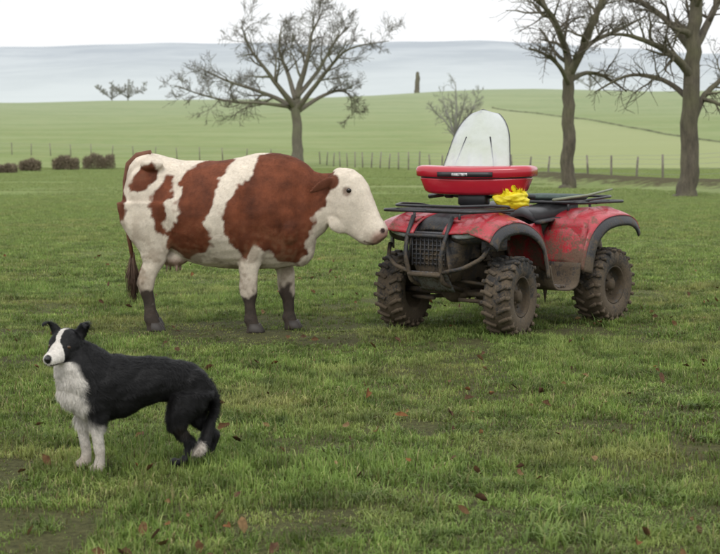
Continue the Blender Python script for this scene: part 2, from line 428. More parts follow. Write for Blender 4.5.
paths=[dict(p=[T(568,191,.46),T(568,184,.29),T(567,160,.25),T(568,130,.235),T(567,95,.22),T(568,68,.21)],n=0),
 dict(p=[T(568,72,.18),T(566,50,.14,.3),T(556,25,.10,.6),T(545,0,.08,1),T(530,-50,.05,1.4),T(520,-110,.03,1.4)],n=14,len=3.2,t0=.1),
 dict(p=[T(568,72,.17),T(578,50,.14,-.4),T(588,22,.11,-.8),T(598,-10,.09,-1),T(606,-60,.06,-1),T(610,-130,.03,-1)],n=14,len=3.2,t0=.1),
 dict(p=[T(568,84,.1),T(555,66,.08,-.8),T(540,55,.06,-1.2),T(522,50,.03,-1.8)],n=9,len=1.8,lev=2),
 dict(p=[T(569,78,.11),T(588,70,.08,.8),T(610,74,.06,1.2),T(632,88,.03,1.5)],n=10,len=2,lev=2),
 dict(p=[T(572,60,.12),T(592,40,.09,.6),T(618,28,.07,1),T(650,12,.03,1.5)],n=10,len=2.2,lev=2),
 dict(p=[T(564,50,.12),T(550,22,.09,-.9),T(528,2,.07,-1.5),T(500,-10,.03,-2)],n=10,len=2.5,lev=2)]
make_tree('bare_tree.001',(p.x,p.y,H(p.x,p.y)-.1),paths,bk1,5,levels=4,nchild=(7,6,7,7),lenf=(.5,.5,.62,.6),rmin=.007,crook=.26,up=.02)
d=45; p=Vector((TREES[1][0],TREES[1][1],0))
paths=[dict(p=[T(684,202,.48),T(686,190,.32),T(689,160,.275),T(688,120,.26),T(690,70,.24),T(690,30,.21),T(693,-20,.16),T(690,-90,.1),T(694,-190,.03)],n=9,len=3.4,t0=.55),
 dict(p=[T(690,75,.15),T(672,58,.12,-.4),T(650,46,.09,-.8),T(620,36,.055,-1),T(598,36,.03,-1.2)],n=12,len=2.2,lev=1,t0=.15),
 dict(p=[T(690,100,.11),T(675,82,.08,.6),T(655,72,.06,1),T(630,72,.045,1.2),T(600,88,.02,1.5)],n=12,len=1.8,lev=2),
 dict(p=[T(691,118,.12),T(702,96,.10,.3),T(716,82,.08,.5),T(740,66,.05,.8),T(760,50,.03,1)],n=10,len=2.0,lev=1),
 dict(p=[T(692,45,.14),T(708,20,.11,.5),T(725,-10,.09,1),T(745,-50,.05,1)],n=9,len=2.5,lev=1),
 dict(p=[T(690,50,.13),T(672,22,.10,.5),T(655,5,.08,.9),T(630,-15,.05,1.4)],n=10,len=2.6,lev=1),
 dict(p=[T(702,96,.07,.3),T(712,100,.055,-.2),T(722,108,.04,-.4),T(735,125,.02,-.5)],n=6,len=1.2,lev=2)]
make_tree('bare_tree.002',(p.x,p.y,H(p.x,p.y)-.1),paths,bk1,9,levels=4,nchild=(7,6,7,6),lenf=(.5,.5,.62,.6),rmin=.006,crook=.26,up=.02)
def small_tree(px,py,hpx,wpx,seed,mat,nm):
    q=hit(px,py); k=q.y/1500; h=hpx*k; w=wpx*k*.5; ps=[]
    rd=random.Random(seed)
    ps.append(dict(p=[(0,0,-.2,h*.035),(0,0,h*.2,h*.025),(.02*h,0,h*.5,h*.018),(0,0,h*.95,h*.004)],n=14,len=h*.42,t0=.15))
    for i in range(9):
        a=i/9*6.28+rd.random(); e=rd.uniform(.55,1)
        ps.append(dict(p=[(0,0,h*.12,h*.014),(math.cos(a)*w*.35,math.sin(a)*w*.35,h*.35,h*.011),(math.cos(a)*w*.65,math.sin(a)*w*.65,h*.55*e+.1*h,h*.008),(math.cos(a)*w*.8,math.sin(a)*w*.8,h*.85*e,h*.003)],n=11,len=h*.33))
    make_tree(nm,(q.x,q.y,q.z),ps,mat,seed,levels=3,nchild=(6,7,7),rmin=k*.17,crook=.25,lenf=(.5,.55,.5))
small_tree(455,143,64,60,3,bk3,'bare_tree.003')
small_tree(128,98,22,44,4,bk3,'bare_tree.004')
small_tree(112,98,19,40,14,bk3,'bare_tree.005')
small_tree(590,90,24,60,6,bk3,'bare_tree.006')
q=hit(417,91)
make_tree('dead_tree_stump',(q.x,q.y,q.z),[dict(p=[(0,0,-.3,.75),(0,0,1.5,.62),(.15,0,3.5,.6),(.1,0,5.2,.4)],n=3,len=1.0,lev=3)],bk2,4,levels=4,rmin=.05)
hedm=attr_mat('hedge_twigs',.9,.3,3,0)
def hedge(px,py,wpx,hpx,nm,seed):
    q=hit(px,py); k=q.y/1500; w=wpx*k; h=hpx*k; r=np.random.default_rng(seed); n=5200
    P=np.c_[(r.random(n)-.5)*w,(r.random(n)-.5)*1.4,r.random(n)**.8*h]
    top=h*(.86+.12*np.sin(P[:,0]*5+seed)+.06*np.sin(P[:,0]*13)); P[:,2]*=top/h*np.clip(1.15-np.abs(P[:,0]/w*2)**8*.35,0,1)
    d=r.normal(0,1,(n,3)); d[:,2]=np.abs(d[:,2])+.3; d/=np.linalg.norm(d,axis=1)[:,None]; l=(.08+.2*r.random(n))[:,None]
    s=r.normal(0,1,(n,3)); s/=np.linalg.norm(s,axis=1)[:,None]; s*=.018
    V=np.stack([P-s,P+s,P+d*l],1).reshape(-1,3); F=np.arange(n*3).reshape(-1,3)
    C=np.repeat(np.array([.18,.145,.10])[None]*(.6+.9*r.random((n,1))),3,0)
    o=link(bpy.data.objects.new(nm,np_mesh(nm,V,F,hedm,C))); o.location=q
for i,(px,py,w,h) in enumerate([(6,173,18,8),(30,171,18,11),(66,170,24,14),(99,169,30,15)]):
    hedge(px,py,w,h,'hedge_shrub' if i==0 else 'hedge_shrub.%03d'%i,i)
def strip(name,A,B,mat,w,h,n=120,seed=0):
    mb=MB();rs=[]
    for i in range(n+1):
        t=i/n; x=A.x+(B.x-A.x)*t; y=A.y+(B.y-A.y)*t; z=H(x,y); hh=h*(.6+.6*abs(mnoise.noise(Vector((x*.3,y*.3,seed)))))
        rs.append([Vector((x,y-w,z-.1)),Vector((x,y-w*.4,z+hh)),Vector((x,y+w*.4,z+hh)),Vector((x,y+w,z-.1))])
    V,F=loft(rs); mb.add(V,F); return mb.obj(name,mat,None,False)
strip('grass_bank',b1,b2+(b2-b1)*.4,simple('bank_grass',(.15,.165,.09),.95,0,.4,.4),1.0,.25)
fence=empty('wire_fence'); mb=MB(); wb=MB()
pts=[(-42,150),(-3.3,125),(8.4,74.6),(14.3,49),(19,30)]
allp=[]
for (x0,y0),(x1,y1) in zip(pts[:-1],pts[1:]):
    L_=math.hypot(x1-x0,y1-y0); nseg=max(1,round(L_/2.6))
    for i in range(nseg): allp.append((x0+(x1-x0)*i/nseg,y0+(y1-y0)*i/nseg))
for i,(x,y) in enumerate(allp):
    z=H(x,y); tl=random.uniform(-.05,.05); r=.05
    V,F=tube([(x,y,z-.3),(x+tl,y,z+.6),(x+tl*2,y,z+1.15+random.uniform(-.12,.08))],[r,r*.95,r*.8],6); mb.add(V,F)
    if i:
        for hz in (.15,.35,.55,.75,.95,1.1):
            xa,ya=allp[i-1]; V,F=tube([(xa,ya,H(xa,ya)+hz),(x,y,z+hz)],.006,3); wb.add(V,F)
mb.obj('posts',simple('post_wood',(.20,.18,.145),.9,0,.4,2),fence); wb.obj('wires',simple('wire',(.3,.3,.3),.5,.6,.1),fence)
# ------------------------------------------------------------------ animals
def finish_body(name,mb,voxel,smooth_it,colfn,mat,parent,disp=None):
    o=mb.obj(name+'_tmp',None,None)
    m=o.modifiers.new('r','REMESH'); m.mode='VOXEL'; m.voxel_size=voxel; m.use_smooth_shade=True
    s=o.modifiers.new('s','SMOOTH'); s.factor=.5; s.iterations=smooth_it
    dg=bpy.context.evaluated_depsgraph_get(); dg.update(); me=bpy.data.meshes.new_from_object(o.evaluated_get(dg))
    bpy.data.objects.remove(o)
    n=len(me.vertices); co=np.empty(n*3,dtype=np.float32); me.vertices.foreach_get('co',co); co=co.reshape(-1,3)
    if disp is not None:
        no=np.empty(n*3,dtype=np.float32); me.vertices.foreach_get('normal',no); no=no.reshape(-1,3)
        co=co+no*disp(co)[:,None]; me.vertices.foreach_set('co',co.astype(np.float32).ravel()); me.update()
    C=colfn(co); a=me.color_attributes.new('col','FLOAT_COLOR','POINT'); c4=np.ones((n,4),dtype=np.float32); c4[:,:3]=C; a.data.foreach_set('color',c4.ravel())
    me.materials.clear(); me.materials.append(mat)
    me.polygons.foreach_set('use_smooth',np.ones(len(me.polygons),dtype=bool))
    ob=bpy.data.objects.new(name,me); link(ob,parent); return ob
def fur(name,me,n,length,width,flowfn,colfn,mat,parent,lift=.25,seed=1,lenfn=None,rv=.25):
    me.calc_loop_triangles(); T=np.empty(len(me.loop_triangles)*3,dtype=np.int32); me.loop_triangles.foreach_get('vertices',T); T=T.reshape(-1,3)
    co=np.empty(len(me.vertices)*3,dtype=np.float32); me.vertices.foreach_get('co',co); co=co.reshape(-1,3).astype(float)
    A,B,Cc=co[T[:,0]],co[T[:,1]],co[T[:,2]]; nr=np.cross(B-A,Cc-A); ar=np.linalg.norm(nr,axis=1); nr/=ar[:,None]+1e-12
    r=np.random.default_rng(seed); idx=r.choice(len(T),n,p=ar/ar.sum()); u=r.random(n);v=r.random(n); k=u+v>1;u[k]=1-u[k];v[k]=1-v[k]
    P=A[idx]+(B-A)[idx]*u[:,None]+(Cc-A)[idx]*v[:,None]; Nn=nr[idx]
    fl=flowfn(P)+r.normal(0,.28,(n,3)); fl-=Nn*(fl*Nn).sum(1)[:,None]; fl/=np.linalg.norm(fl,axis=1)[:,None]+1e-9
    sd=np.cross(Nn,fl)*width; ln=length*(.5+.9*r.random(n))
    if lenfn is not None: ln=ln*lenfn(P)
    ln=ln[:,None]
    mid=P+fl*ln*.5+Nn*ln*lift*.6; tip=P+fl*ln+Nn*ln*lift*(.3+.7*r.random((n,1)))
    V=np.stack([P-sd,P+sd,mid+sd*.7,mid-sd*.7,tip],1).reshape(-1,3); b_=(np.arange(n)*5)[:,None]
    F=np.concatenate([b_+np.array([[0,1,2]]),b_+np.array([[0,2,3]]),b_+np.array([[3,2,4]])])
    C=colfn(P)*(1-rv+2*rv*r.random((n,1))); C=np.repeat(C,5,0)
    o=bpy.data.objects.new(name,np_mesh(name,V,F,mat,C,True)); return link(o,parent)
def sdist(P,poly):
    poly=np.array(poly,float); n=len(poly); d=np.full(len(P),1e9); ins=np.zeros(len(P),bool)
    for i in range(n):
        a,b=poly[i],poly[(i+1)%n]; e=b-a; w=P-a; tt=np.clip((w@e)/(e@e),0,1); q=w-tt[:,None]*e; d=np.minimum(d,np.hypot(q[:,0],q[:,1]))
        c1=(a[1]<=P[:,1])&(b[1]>P[:,1]); c2=(b[1]<=P[:,1])&(a[1]>P[:,1]); cr=e[0]*w[:,1]-e[1]*w[:,0]
        ins^=(c1&(cr>0))|(c2&(cr<0))
    return np.where(ins,d,-d)
def nz3(P,s,o=0): return np.array([mnoise.noise(Vector((p[0]*s+o,p[1]*s,p[2]*s))) for p in P])
# ---- cow
CS=126.0; cow=empty('cow',(-1.10,12.0,0.018),math.radians(-6))
def C_(px,py,ly=0): return Vector(((px-222)/CS,ly,(333-py)/CS))
mb=MB()
rs=[]
for px,top,bot,hw,pw in [(124,180,215,.08,2),(128,167,232,.15,2.1),(136,159,244,.20,2.1),(148,156,250,.235,2.1),(165,160,254,.25,1.95),(185,164,265,.30,1.9),(205,164,271,.34,1.9),(225,163,273,.36,1.9),(245,159,273,.34,1.95),(262,156,273,.29,2.0),(280,156,272,.25,2.0),(296,160,269,.205,2.0),(309,168,260,.16,2),(317,175,247,.12,2)]:
    c=C_(px,(top+bot)/2); rs.append(ring(c,(0,hw,0),(0,0,(bot-top)/2/CS),28,pw))
V,F=loft(rs); mb.add(V,F)
def limb(pts,yo,nn=16):
    rs=[ring(C_(q[0],q[1],yo),(q[2]/CS,0,0),(0,q[3],0),nn) for q in pts]
    V,F=loft(rs); mb.add(V,F)
HY=math.radians(-18)
RH=Matrix.Rotation(HY,3,'Z')
def headp(px,py,ly):
    base=C_(330,205); return base+RH@(C_(px,py,ly)-base)
rs=[]
for px,py,h,w,ang in [(290,212,48,.19,80),(306,212,40,.145,76),(320,210,34,.115,72),(332,206,30,.10,60),(342,201,25,.09,45)]:
    a=math.radians(ang)
    c=C_(px,py) if px<325 else headp(px,py,0)
    rs.append(ring(c,(0,w,0),Vector((math.cos(a)*.35,0,math.sin(a))).normalized()*h/CS,22))
V,F=loft(rs); mb.add(V,F)
nd=Vector((.80,0,.60))
rs=[]
for px,py,h,w in [(337,178,12,.065),(341,183,18.5,.095),(346,193,25,.114),(351,205,27.5,.114),(358,215,25,.098),(366,224,20.5,.082),(372,230,18,.076),(378,235,16.5,.082),(383,239,14,.076),(387,242,7.5,.048)]:
    rs.append(ring(headp(px,py,0),RH@Vector((0,w,0)),(RH@nd)*h/CS,20,2.4))
V,F=loft(rs); mb.add(V,F)
for s in(-1,1):
    V,F=ellipsoid(headp(356,190,s*.082),(.045,.034,.037)); mb.add(V,F)
    V,F=ellipsoid(headp(347,225,s*.052),(.11,.036,.09)); mb.add(V,F)
    V,F=ellipsoid(headp(385,232,s*.042),(.028,.030,.032)); mb.add(V,F)
    a0=headp(340,184,s*.075); a1=headp(335,186,s*.135); a2=headp(329,190,s*.20); a3=headp(324,194,s*.25)
    rr=[]
    for q,u,w in((a0,.028,.022),(a1,.056,.018),(a2,.052,.014),(a3,.016,.009)): rr.append(ring(q,Vector((.35,0,1)).normalized()*u,Vector((1,0,-.35)).normalized()*w,12))
    V,F=loft(rr); mb.add(V,F)
    V,F=ellipsoid(C_(156,168,s*.185),(.10,.055,.05)); mb.add(V,F)
    V,F=ellipsoid(C_(146,205,s*.145),(.18,.115,.28)); mb.add(V,F)
    V,F=ellipsoid(C_(274,214,s*.165),(.14,.10,.30)); mb.add(V,F)
    V,F=ellipsoid(C_(292,232,s*.13),(.10,.10,.13)); mb.add(V,F)
V,F=ellipsoid(C_(342,176,0),(.06,.075,.04)); mb.add(V,F)
V,F=ellipsoid(C_(300,249,0),(.13,.11,.17)); mb.add(V,F)
V,F=ellipsoid(C_(172,262,0),(.12,.12,.07)); mb.add(V,F)
for s in(-1,1):
    for q in(166,176):
        V,F=tube([C_(q,266,s*.055),C_(q,276,s*.06)],[.015,.010],8); mb.add(V,F)
fl=[(268,222,26,.10),(263,240,22,.092),(258,252,16.5,.078),(254,264,12,.062),(252,278,9.2,.050),(251,290,9.2,.050),(252,298,8.4,.046),(253,306,5.8,.034),(254,317,5.7,.034),(254,323,7.4,.044),(256,328,6.8,.043),(258,333,9,.053),(258,336,9.5,.055)]
limb(fl,-.16)
limb([(q[0]+(35 if q[1]>280 else 35*(q[1]-215)/65 if q[1]>215 else 0)-2,q[1],q[2],q[3]) for q in fl],.13)
hl=[(152,205,34,.12),(151,226,29,.115),(154,241,22.5,.092),(157,254,16,.072),(156,266,11.5,.056),(150,278,9.3,.046),(147,286,9.2,.046),(148,295,6.8,.038),(151,307,6.0,.034),(152,317,6.2,.036),(153,323,7.7,.044),(155,328,7.0,.044),(157,333,9.3,.054),(157,336,9.3,.054)]
limb(hl,-.165)
limb([(q[0]-(11 if q[1]>270 else 11*(q[1]-205)/65)-0,q[1],q[2],q[3]) for q in hl],.17)
def pl(*p): return [((x-222)/CS,(333-y)/CS) for x,y in p]
cow_p=[pl((262,160),(285,145),(305,150),(328,168),(337,178),(334,190),(328,202),(320,218),(314,236),(306,255),(296,268),(284,266),(276,256),(262,248),(252,262),(240,252),(232,236),(227,224),(233,208),(242,196),(250,184)),
 pl((190,176),(206,166),(218,150),(238,150),(236,168),(226,188),(220,206),(216,222),(220,240),(210,258),(192,262),(176,252),(170,238),(180,222),(184,206),(186,190)),
 pl((157,196),(168,180),(177,176),(180,190),(173,206),(170,222),(174,236),(166,240),(158,224),(156,208)),
 pl((133,186),(142,172),(155,166),(158,174),(150,190),(141,197),(134,196)),
 pl((115,160),(128,172),(126,190),(128,210),(126,235),(115,240)),
 pl((128,250),(136,255),(134,285),(124,285))]
def cowcol(P):
    P=np.asarray(P,float); XZ=P[:,[0,2]].copy()
    n1=nz3(P,9);n2=nz3(P,28,5);n3=nz3(P,9,40)
    XZ[:,0]+=n1*.06+n2*.02; XZ[:,1]+=n3*.06
    far=P[:,1]>.05; XZ[far,0]+=.06*np.sin(P[far,2]*6)
    sd=np.max([sdist(XZ,p) for p in cow_p],axis=0); m=np.clip(sd/.010*.5+.5,0,1)[:,None]
    white=np.array([.69,.61,.50])*(1+.12*n3[:,None]); brown=np.array([.150,.043,.018])*(1+.5*n1[:,None]+.2*n2[:,None])
    C=white*(1-m)+brown*m
    lz=P[:,2]; lx=P[:,0]
    for s in(-1,1):
        a=np.array(headp(340,184,s*.10)); bb=np.array(headp(324,194,s*.25)); e=bb-a; w=P-a; tt=np.clip((w@e)/(e@e),0,1); dd=np.linalg.norm(w-tt[:,None]*e,axis=1)
        f=np.clip((.066-dd)/.014,0,1)[:,None]; C=C*(1-f)+np.array([.13,.042,.02])*f
    mz=np.array(headp(387,240,0)); d=np.linalg.norm(P-mz,axis=1); f=np.clip((.105-d)/.035,0,1)[:,None]; C=C*(1-f)+np.array([.44,.27,.215])*f
    for s in(-1,1):
        q=np.array(headp(391,232,s*.046)); d=np.linalg.norm(P-q,axis=1); f=np.clip((.024-d)/.006,0,1)[:,None]; C=C*(1-f)+np.array([.04,.02,.018])*f
        q=np.array(headp(356,194,s*.11)); d=np.linalg.norm(P-q,axis=1); f=np.clip((.048-d)/.02,0,1)[:,None]*.7; C=C*(1-f)+np.array([.18,.10,.07])*f
    a=np.array(headp(386,248,0)); bb=np.array(headp(370,243,0)); e=bb-a; w=(P-a)*np.array([1,0,1]); e=e*np.array([1,0,1]); tt=np.clip((w@e)/(e@e),0,1); dd=np.linalg.norm(w-tt[:,None]*e,axis=1)
    f=np.clip((.010-dd)/.004,0,1)[:,None]*.75; C=C*(1-f)+np.array([.09,.05,.04])*f
    d=np.linalg.norm((P-np.array(C_(172,268)))*np.array([1,1,1.6]),axis=1); f=np.clip((.16-d)/.06,0,1)[:,None]; C=C*(1-f)+np.array([.52,.36,.30])*f
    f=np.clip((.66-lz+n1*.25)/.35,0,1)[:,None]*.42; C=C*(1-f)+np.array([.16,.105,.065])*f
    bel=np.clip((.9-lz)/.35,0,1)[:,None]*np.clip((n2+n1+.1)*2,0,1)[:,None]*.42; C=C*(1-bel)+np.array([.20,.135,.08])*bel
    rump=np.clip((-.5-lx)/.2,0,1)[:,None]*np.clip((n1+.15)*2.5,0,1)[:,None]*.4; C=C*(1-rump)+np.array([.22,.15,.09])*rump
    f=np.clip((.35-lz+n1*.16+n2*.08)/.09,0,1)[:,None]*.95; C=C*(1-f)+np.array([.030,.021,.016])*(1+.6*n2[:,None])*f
    return np.clip(C,0.01,1)
def cowdisp(P):
    d=np.zeros(len(P))
    x=(P[:,0]*CS+222); z=333-P[:,2]*CS
    side=np.clip((np.abs(P[:,1])-.06)/.14,0,1)
    rib=np.sin((x-200+ (z-210)*.25)/7.5)*np.clip(1-np.abs(x-222)/34,0,1)*np.clip(1-np.abs(z-215)/42,0,1)
    d+=rib*.0035*side
    d-=.046*side*np.exp(-(((x-178)/13)**2+((z-188)/15)**2))
    d-=.026*side*np.exp(-(((x-252)/7)**2+((z-215)/28)**2))
    d+=.014*side*np.exp(-(((x-270)/11)**2+((z-205)/30)**2))
    d-=.024*side*np.exp(-(((x-304)/6)**2+((z-200)/26)**2))
    d-=.028*side*np.exp(-(((x-169)/6)**2+((z-234)/20)**2))
    d+=nz3(P,7,3)*.006+nz3(P,16,8)*.003
    d+=np.sin((x+(z-200)*.4)/3.2)*.003*np.exp(-(((x-322)/9)**2+((z-215)/24)**2))
    return d
cmat=attr_mat('cow_hide',.75,.10,45,.25,spec=.25)
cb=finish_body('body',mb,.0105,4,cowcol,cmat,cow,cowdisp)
def cflow(P):
    F_=np.zeros_like(P); F_[:,0]=-.6; F_[:,2]=-.8; return F_
fur('hair',cb.data,100000,.013,.0012,cflow,cowcol,attr_mat('cow_hair',.65,.08,60,0,spec=.25),cow,.18,3,None,.12)
mb2=MB()
for s in(-1,1):
    V,F=ellipsoid(headp(358,193,s*.103),(.021,.015,.019)); mb2.add(V,F)
mb2.obj('eyes',simple('eye_dark',(.012,.008,.006),.08,0,.1),cow)
mb2=MB(); V,F=tube([C_(150,158,-.01),C_(136,160,-.02),C_(127,168,-.03),C_(124,185,-.045),C_(124,215,-.06),C_(127,240,-.065),C_(131,262,-.07)],[.040,.036,.028,.023,.019,.017,.016],10); mb2.add(V,F)
mb2.obj('tail',simple('tail_hair',(.14,.055,.028),.8,0,.3,20),cow)
r=random.Random(3); mb2=MB()
for k in range(260):
    a=r.random()*6.28; R_=.012*r.random()
    p0=C_(130+r.random()*2,256+r.random()*12,-.07)+Vector((math.cos(a)*R_,math.sin(a)*R_,0)); sp_=.045
    p1=p0+Vector((r.gauss(0,sp_*.4),r.gauss(0,sp_*.4),-.14)); p2=p1+Vector((r.gauss(.01,sp_*.3),r.gauss(0,sp_*.3),-.09-.1*r.random()))
    V,F=tube([p0,p1,p2],[.004,.003,.001],3); mb2.add(V,F)
mb2.obj('tail_switch',simple('switch_hair',(.10,.06,.04),.8,0,.3,20),cow)
mb2=MB()
for (hx,yo) in((258,-.16),(291,.13),(157,-.165),(146,.17)):
    for s in(-1,1):
        c=C_(hx,333,yo+s*.026); rr=[ring(c+Vector((.0,0,.055)),(.044,0,0),(0,.025,0),12),ring(c+Vector((.012,0,.0)),(.063,0,0),(0,.031,0),12),ring(c+Vector((.012,0,-.02)),(.065,0,0),(0,.032,0),12)]
        V,F=loft(rr); mb2.add(V,F)
mb2.obj('hooves',simple('hoof',(.035,.028,.022),.6,0,.3,20),cow)
# ---- dog
PSI=math.radians(20); DS=224.0
dog=empty('border_collie_dog',((92-360)/DS,6.72,0.012),PSI)
def D_(px,py,ly=0):
    gy=475-(px-92)*.10; k=DS*(1-(px-92)/DS*math.tan(PSI)/6.7)
    return Vector(((px-92)/k/math.cos(PSI),ly,(gy-py)/k))
mb=MB()
rs=[]
for px,top,bot,hw in [(62,380,400,.035),(67,369,412,.065),(76,360,422,.086),(88,356,427,.096),(102,357,426,.100),(120,360,420,.096),(138,361,411,.088),(155,361,404,.080),(172,363,403,.080),(186,368,406,.074),(195,375,406,.060),(201,386,402,.035)]:
    c=D_(px,(top+bot)/2); a=D_(px,top);b_=D_(px,bot); rs.append(ring(c,(0,hw,0),(0,0,(a.z-b_.z)/2),24))
V,F=loft(rs); mb.add(V,F)
HYd=math.radians(50); HSC=1.24
HB=D_(65,354)
Rz=Matrix.Rotation(HYd,3,'Z')@Matrix.Rotation(math.radians(-4),3,'Y')
Rzi=Rz.inverted()
def dh(f,u,s): return HB+Rz@(Vector((-f,s,u))*HSC)
rs=[]
for px,py,h,w in [(98,390,33,.09),(86,382,32,.094),(78,373,29,.092),(72,365,25,.084),(68,358,19,.070)]:
    nrm=Vector((1,0,.75)).normalized()
    rs.append(ring(D_(px,py),(0,w,0),nrm*h/DS,20))
V,F=loft(rs); mb.add(V,F)
rs=[]
for f,u,h,w in [(-.072,.010,.025,.03),(-.052,.012,.050,.053),(-.02,.018,.059,.064),(.016,.018,.057,.062),(.040,.009,.049,.051),(.056,-.004,.037,.037),(.078,-.012,.031,.031),(.100,-.017,.028,.028),(.120,-.018,.024,.025),(.131,-.017,.014,.015)]:
    rs.append(ring(dh(f,u,0),Rz@Vector((0,w*HSC,0)),(Rz@Vector((-.12,0,1)).normalized())*h*HSC,20))
V,F=loft(rs); mb.add(V,F)
for s in(-1,1):
    rr=[]  # semi-pricked ears, tips tipping forward and out
    for (f,u,sd),wf,ws_ in (((-.020,.042,s*.040),.026,.030),((-.024,.066,s*.052),.020,.028),((-.020,.088,s*.064),.013,.023),((-.008,.098,s*.076),.010,.018),((.006,.092,s*.085),.008,.012),((.014,.080,s*.088),.004,.005)):
        rr.append(ring(dh(f,u,sd),Rz@Vector((wf,s*.3*ws_,0)),Rz@Vector((-s*.2*wf,ws_,0)),12))
    V,F=loft(rr); mb.add(V,F)
    V,F=ellipsoid(dh(.026,-.010,s*.034),(.036,.028,.036)); mb.add(V,F)
    V,F=ellipsoid(dh(-.03,-.014,s*.050),(.048,.038,.055)); mb.add(V,F)
    V,F=ellipsoid(D_(92,396,s*.060),(.056,.038,.09)); mb.add(V,F)
    V,F=ellipsoid(D_(181,392,s*.050),(.076,.042,.095)); mb.add(V,F)
V,F=ellipsoid(D_(68,394,0),(.055,.062,.085)); mb.add(V,F)
def dl(pts,yo):
    rs=[]
    for q in pts:
        k=q[2]/DS; rs.append(ring(D_(q[0],q[1],yo),(k,0,0),(0,q[3],0),14))
    V,F=loft(rs); mb.add(V,F)
fl=[(92,398,15,.040),(92,413,12,.034),(91,427,8.2,.028),(91,441,6.2,.023),(92,453,5.7,.021),(93,462,4.8,.018),(92,468,5.8,.022),(90,473,8,.027),(89,476,8,.027)]
dl(fl,-.058)
dl([(q[0]-(9 if q[1]>425 else 3),q[1],q[2]*.95,q[3]) for q in fl],.058)
h1=[(180,394,22,.046),(175,408,19,.044),(168,420,13,.036),(166,430,9.5,.028),(171,437,7.3,.023),(178,443,6.3,.019),(178,450,4.8,.016),(175,458,4.6,.016),(171,464,6.5,.023),(168,467,8,.026)]
dl(h1,-.058)
h2=[(188,394,18,.040),(189,408,16,.040),(188,420,11.5,.032),(193,429,8.3,.025),(201,435,7,.020),(207,440,6.2,.018),(207,447,4.8,.016),(204,455,4.6,.016),(201,460,6.4,.023),(198,463,8,.026)]
dl(h2,.052)
for (px,gy,yo) in((86,475,-.058),(77,475,.058),(163,468,-.058),(194,464,.052)):
    for s in(-1.5,-.5,.5,1.5):
        c=D_(px,gy,yo+s*.014); c.z=.014; V,F=ellipsoid(c+Vector((.006*abs(s),0,0)),(.022,.009,.014)); mb.add(V,F)
tail_pts=[D_(196,384,0),D_(203,398,0),D_(203,414,-.01),D_(199,430,-.02),D_(194,443,-.03),D_(187,452,-.05),D_(182,454,-.06)]
V,F=tube(tail_pts,[.028,.023,.020,.020,.022,.021,.010],10); mb.add(V,F)
RI=np.array(Rzi)
def hloc(P):
    hp=((P-np.array(HB))@RI.T)/HSC; return -hp[:,0],hp[:,2],hp[:,1]
def dogcol(P):
    P=np.asarray(P,float); n1=nz3(P,14);n2=nz3(P,45,7)
    black=np.array([.0095,.0092,.0095]); white=np.array([.70,.66,.60])
    q=P.copy(); q[:,0]+=n1*.03; q[:,2]+=n2*.012+n1*.018
    A=D_(62,366)
    poly=[(A.x-.3,A.z+.08),(D_(64,356).x,D_(64,356).z),(D_(72,366).x,D_(72,366).z),(D_(78,380).x,D_(78,380).z),(D_(77,396).x,D_(77,396).z),(D_(79,410).x,D_(79,410).z),(D_(84,426).x,D_(84,426).z),(D_(112,432).x,D_(112,432).z),(D_(112,480).x,-.05),(-.5,-.05)]
    m=np.clip(sdist(q[:,[0,2]],poly)/.016*.5+.5,0,1)
    f,u,s=hloc(P)
    ishead=(f>-.10)&(f<.2)&(u>-.036+n1*.006)&(np.abs(s)<.13)
    blaze=np.abs(s)<(.009+.05*np.clip((f-.056)/.03,0,1)+n2*.004)
    mh=(blaze&(f>-.005)&(u<.085)).astype(float)
    m=np.where(ishead,mh,m)
    hind=P[:,0]>.22; m=np.where(hind,0,m)
    tt=np.array(D_(186,452,-.05)); d=np.linalg.norm(P-tt,axis=1); m=np.maximum(m,np.clip((.050-d+n1*.01)/.012,0,1))
    m=m[:,None]; C=black*(1-m)+white*m*(1+.15*n1[:,None])
    dirt=np.clip((.18-P[:,2]+n1*.05)/.18,0,1)[:,None]*.65; C=C*(1-dirt*m)+np.array([.27,.20,.13])*dirt*m
    br=np.clip((n1-.1)*2,0,1)[:,None]*(1-m)*np.clip((.32-P[:,2])/.2,0,1)[:,None]; C=C+br*np.array([.014,.009,.004])
    nose=np.array(dh(.131,-.010,0)); d=np.linalg.norm(P-nose,axis=1); k=np.clip((.022-d)/.004,0,1)[:,None]; C=C*(1-k)+np.array([.012,.01,.01])*k
    ml=(np.abs(u+.032)<.0025)&(f>.065)&(np.abs(s)>.006); C[ml]=np.array([.05,.035,.03])
    return np.clip(C,.004,1)
def dogdisp(P): return nz3(P,10,2)*.006+nz3(P,24,9)*.004
dmat=attr_mat('dog_coat',.55,.15,60,.3,spec=.2)
db=finish_body('body',mb,.0055,3,dogcol,dmat,dog,dogdisp)
def dflow(P):
    F_=np.zeros_like(P); F_[:,0]=.8; F_[:,2]=-.6; leg=P[:,2]<.2; F_[leg,0]=.15;F_[leg,2]=-1
    fr=P[:,0]<-.02; F_[fr,0]=.3; F_[fr,2]=-1
    w=np.array([[mnoise.noise(Vector(p*9)),0,mnoise.noise(Vector(p*9+7))] for p in P]); return F_+w*.9
def dlen(P):
    l=np.ones(len(P)); l[P[:,2]<.19]=.32
    l[(P[:,0]<-.02)&(P[:,2]<.50)&(P[:,2]>.2)]=1.4
    bk=(P[:,0]>.28)&(P[:,2]>.12)&(P[:,2]<.35); l[bk]=1.1
    f,u,s=hloc(P); d=np.sqrt(f*f+u*u+s*s)
    face=(f>.0)&(u>-.055)&(d<.19); l[(d<.12)&~face]=.5; l[face]=.18
    tt=np.array(tail_pts[4]); l[np.linalg.norm(P-tt,axis=1)<.09]=1.0
    return l
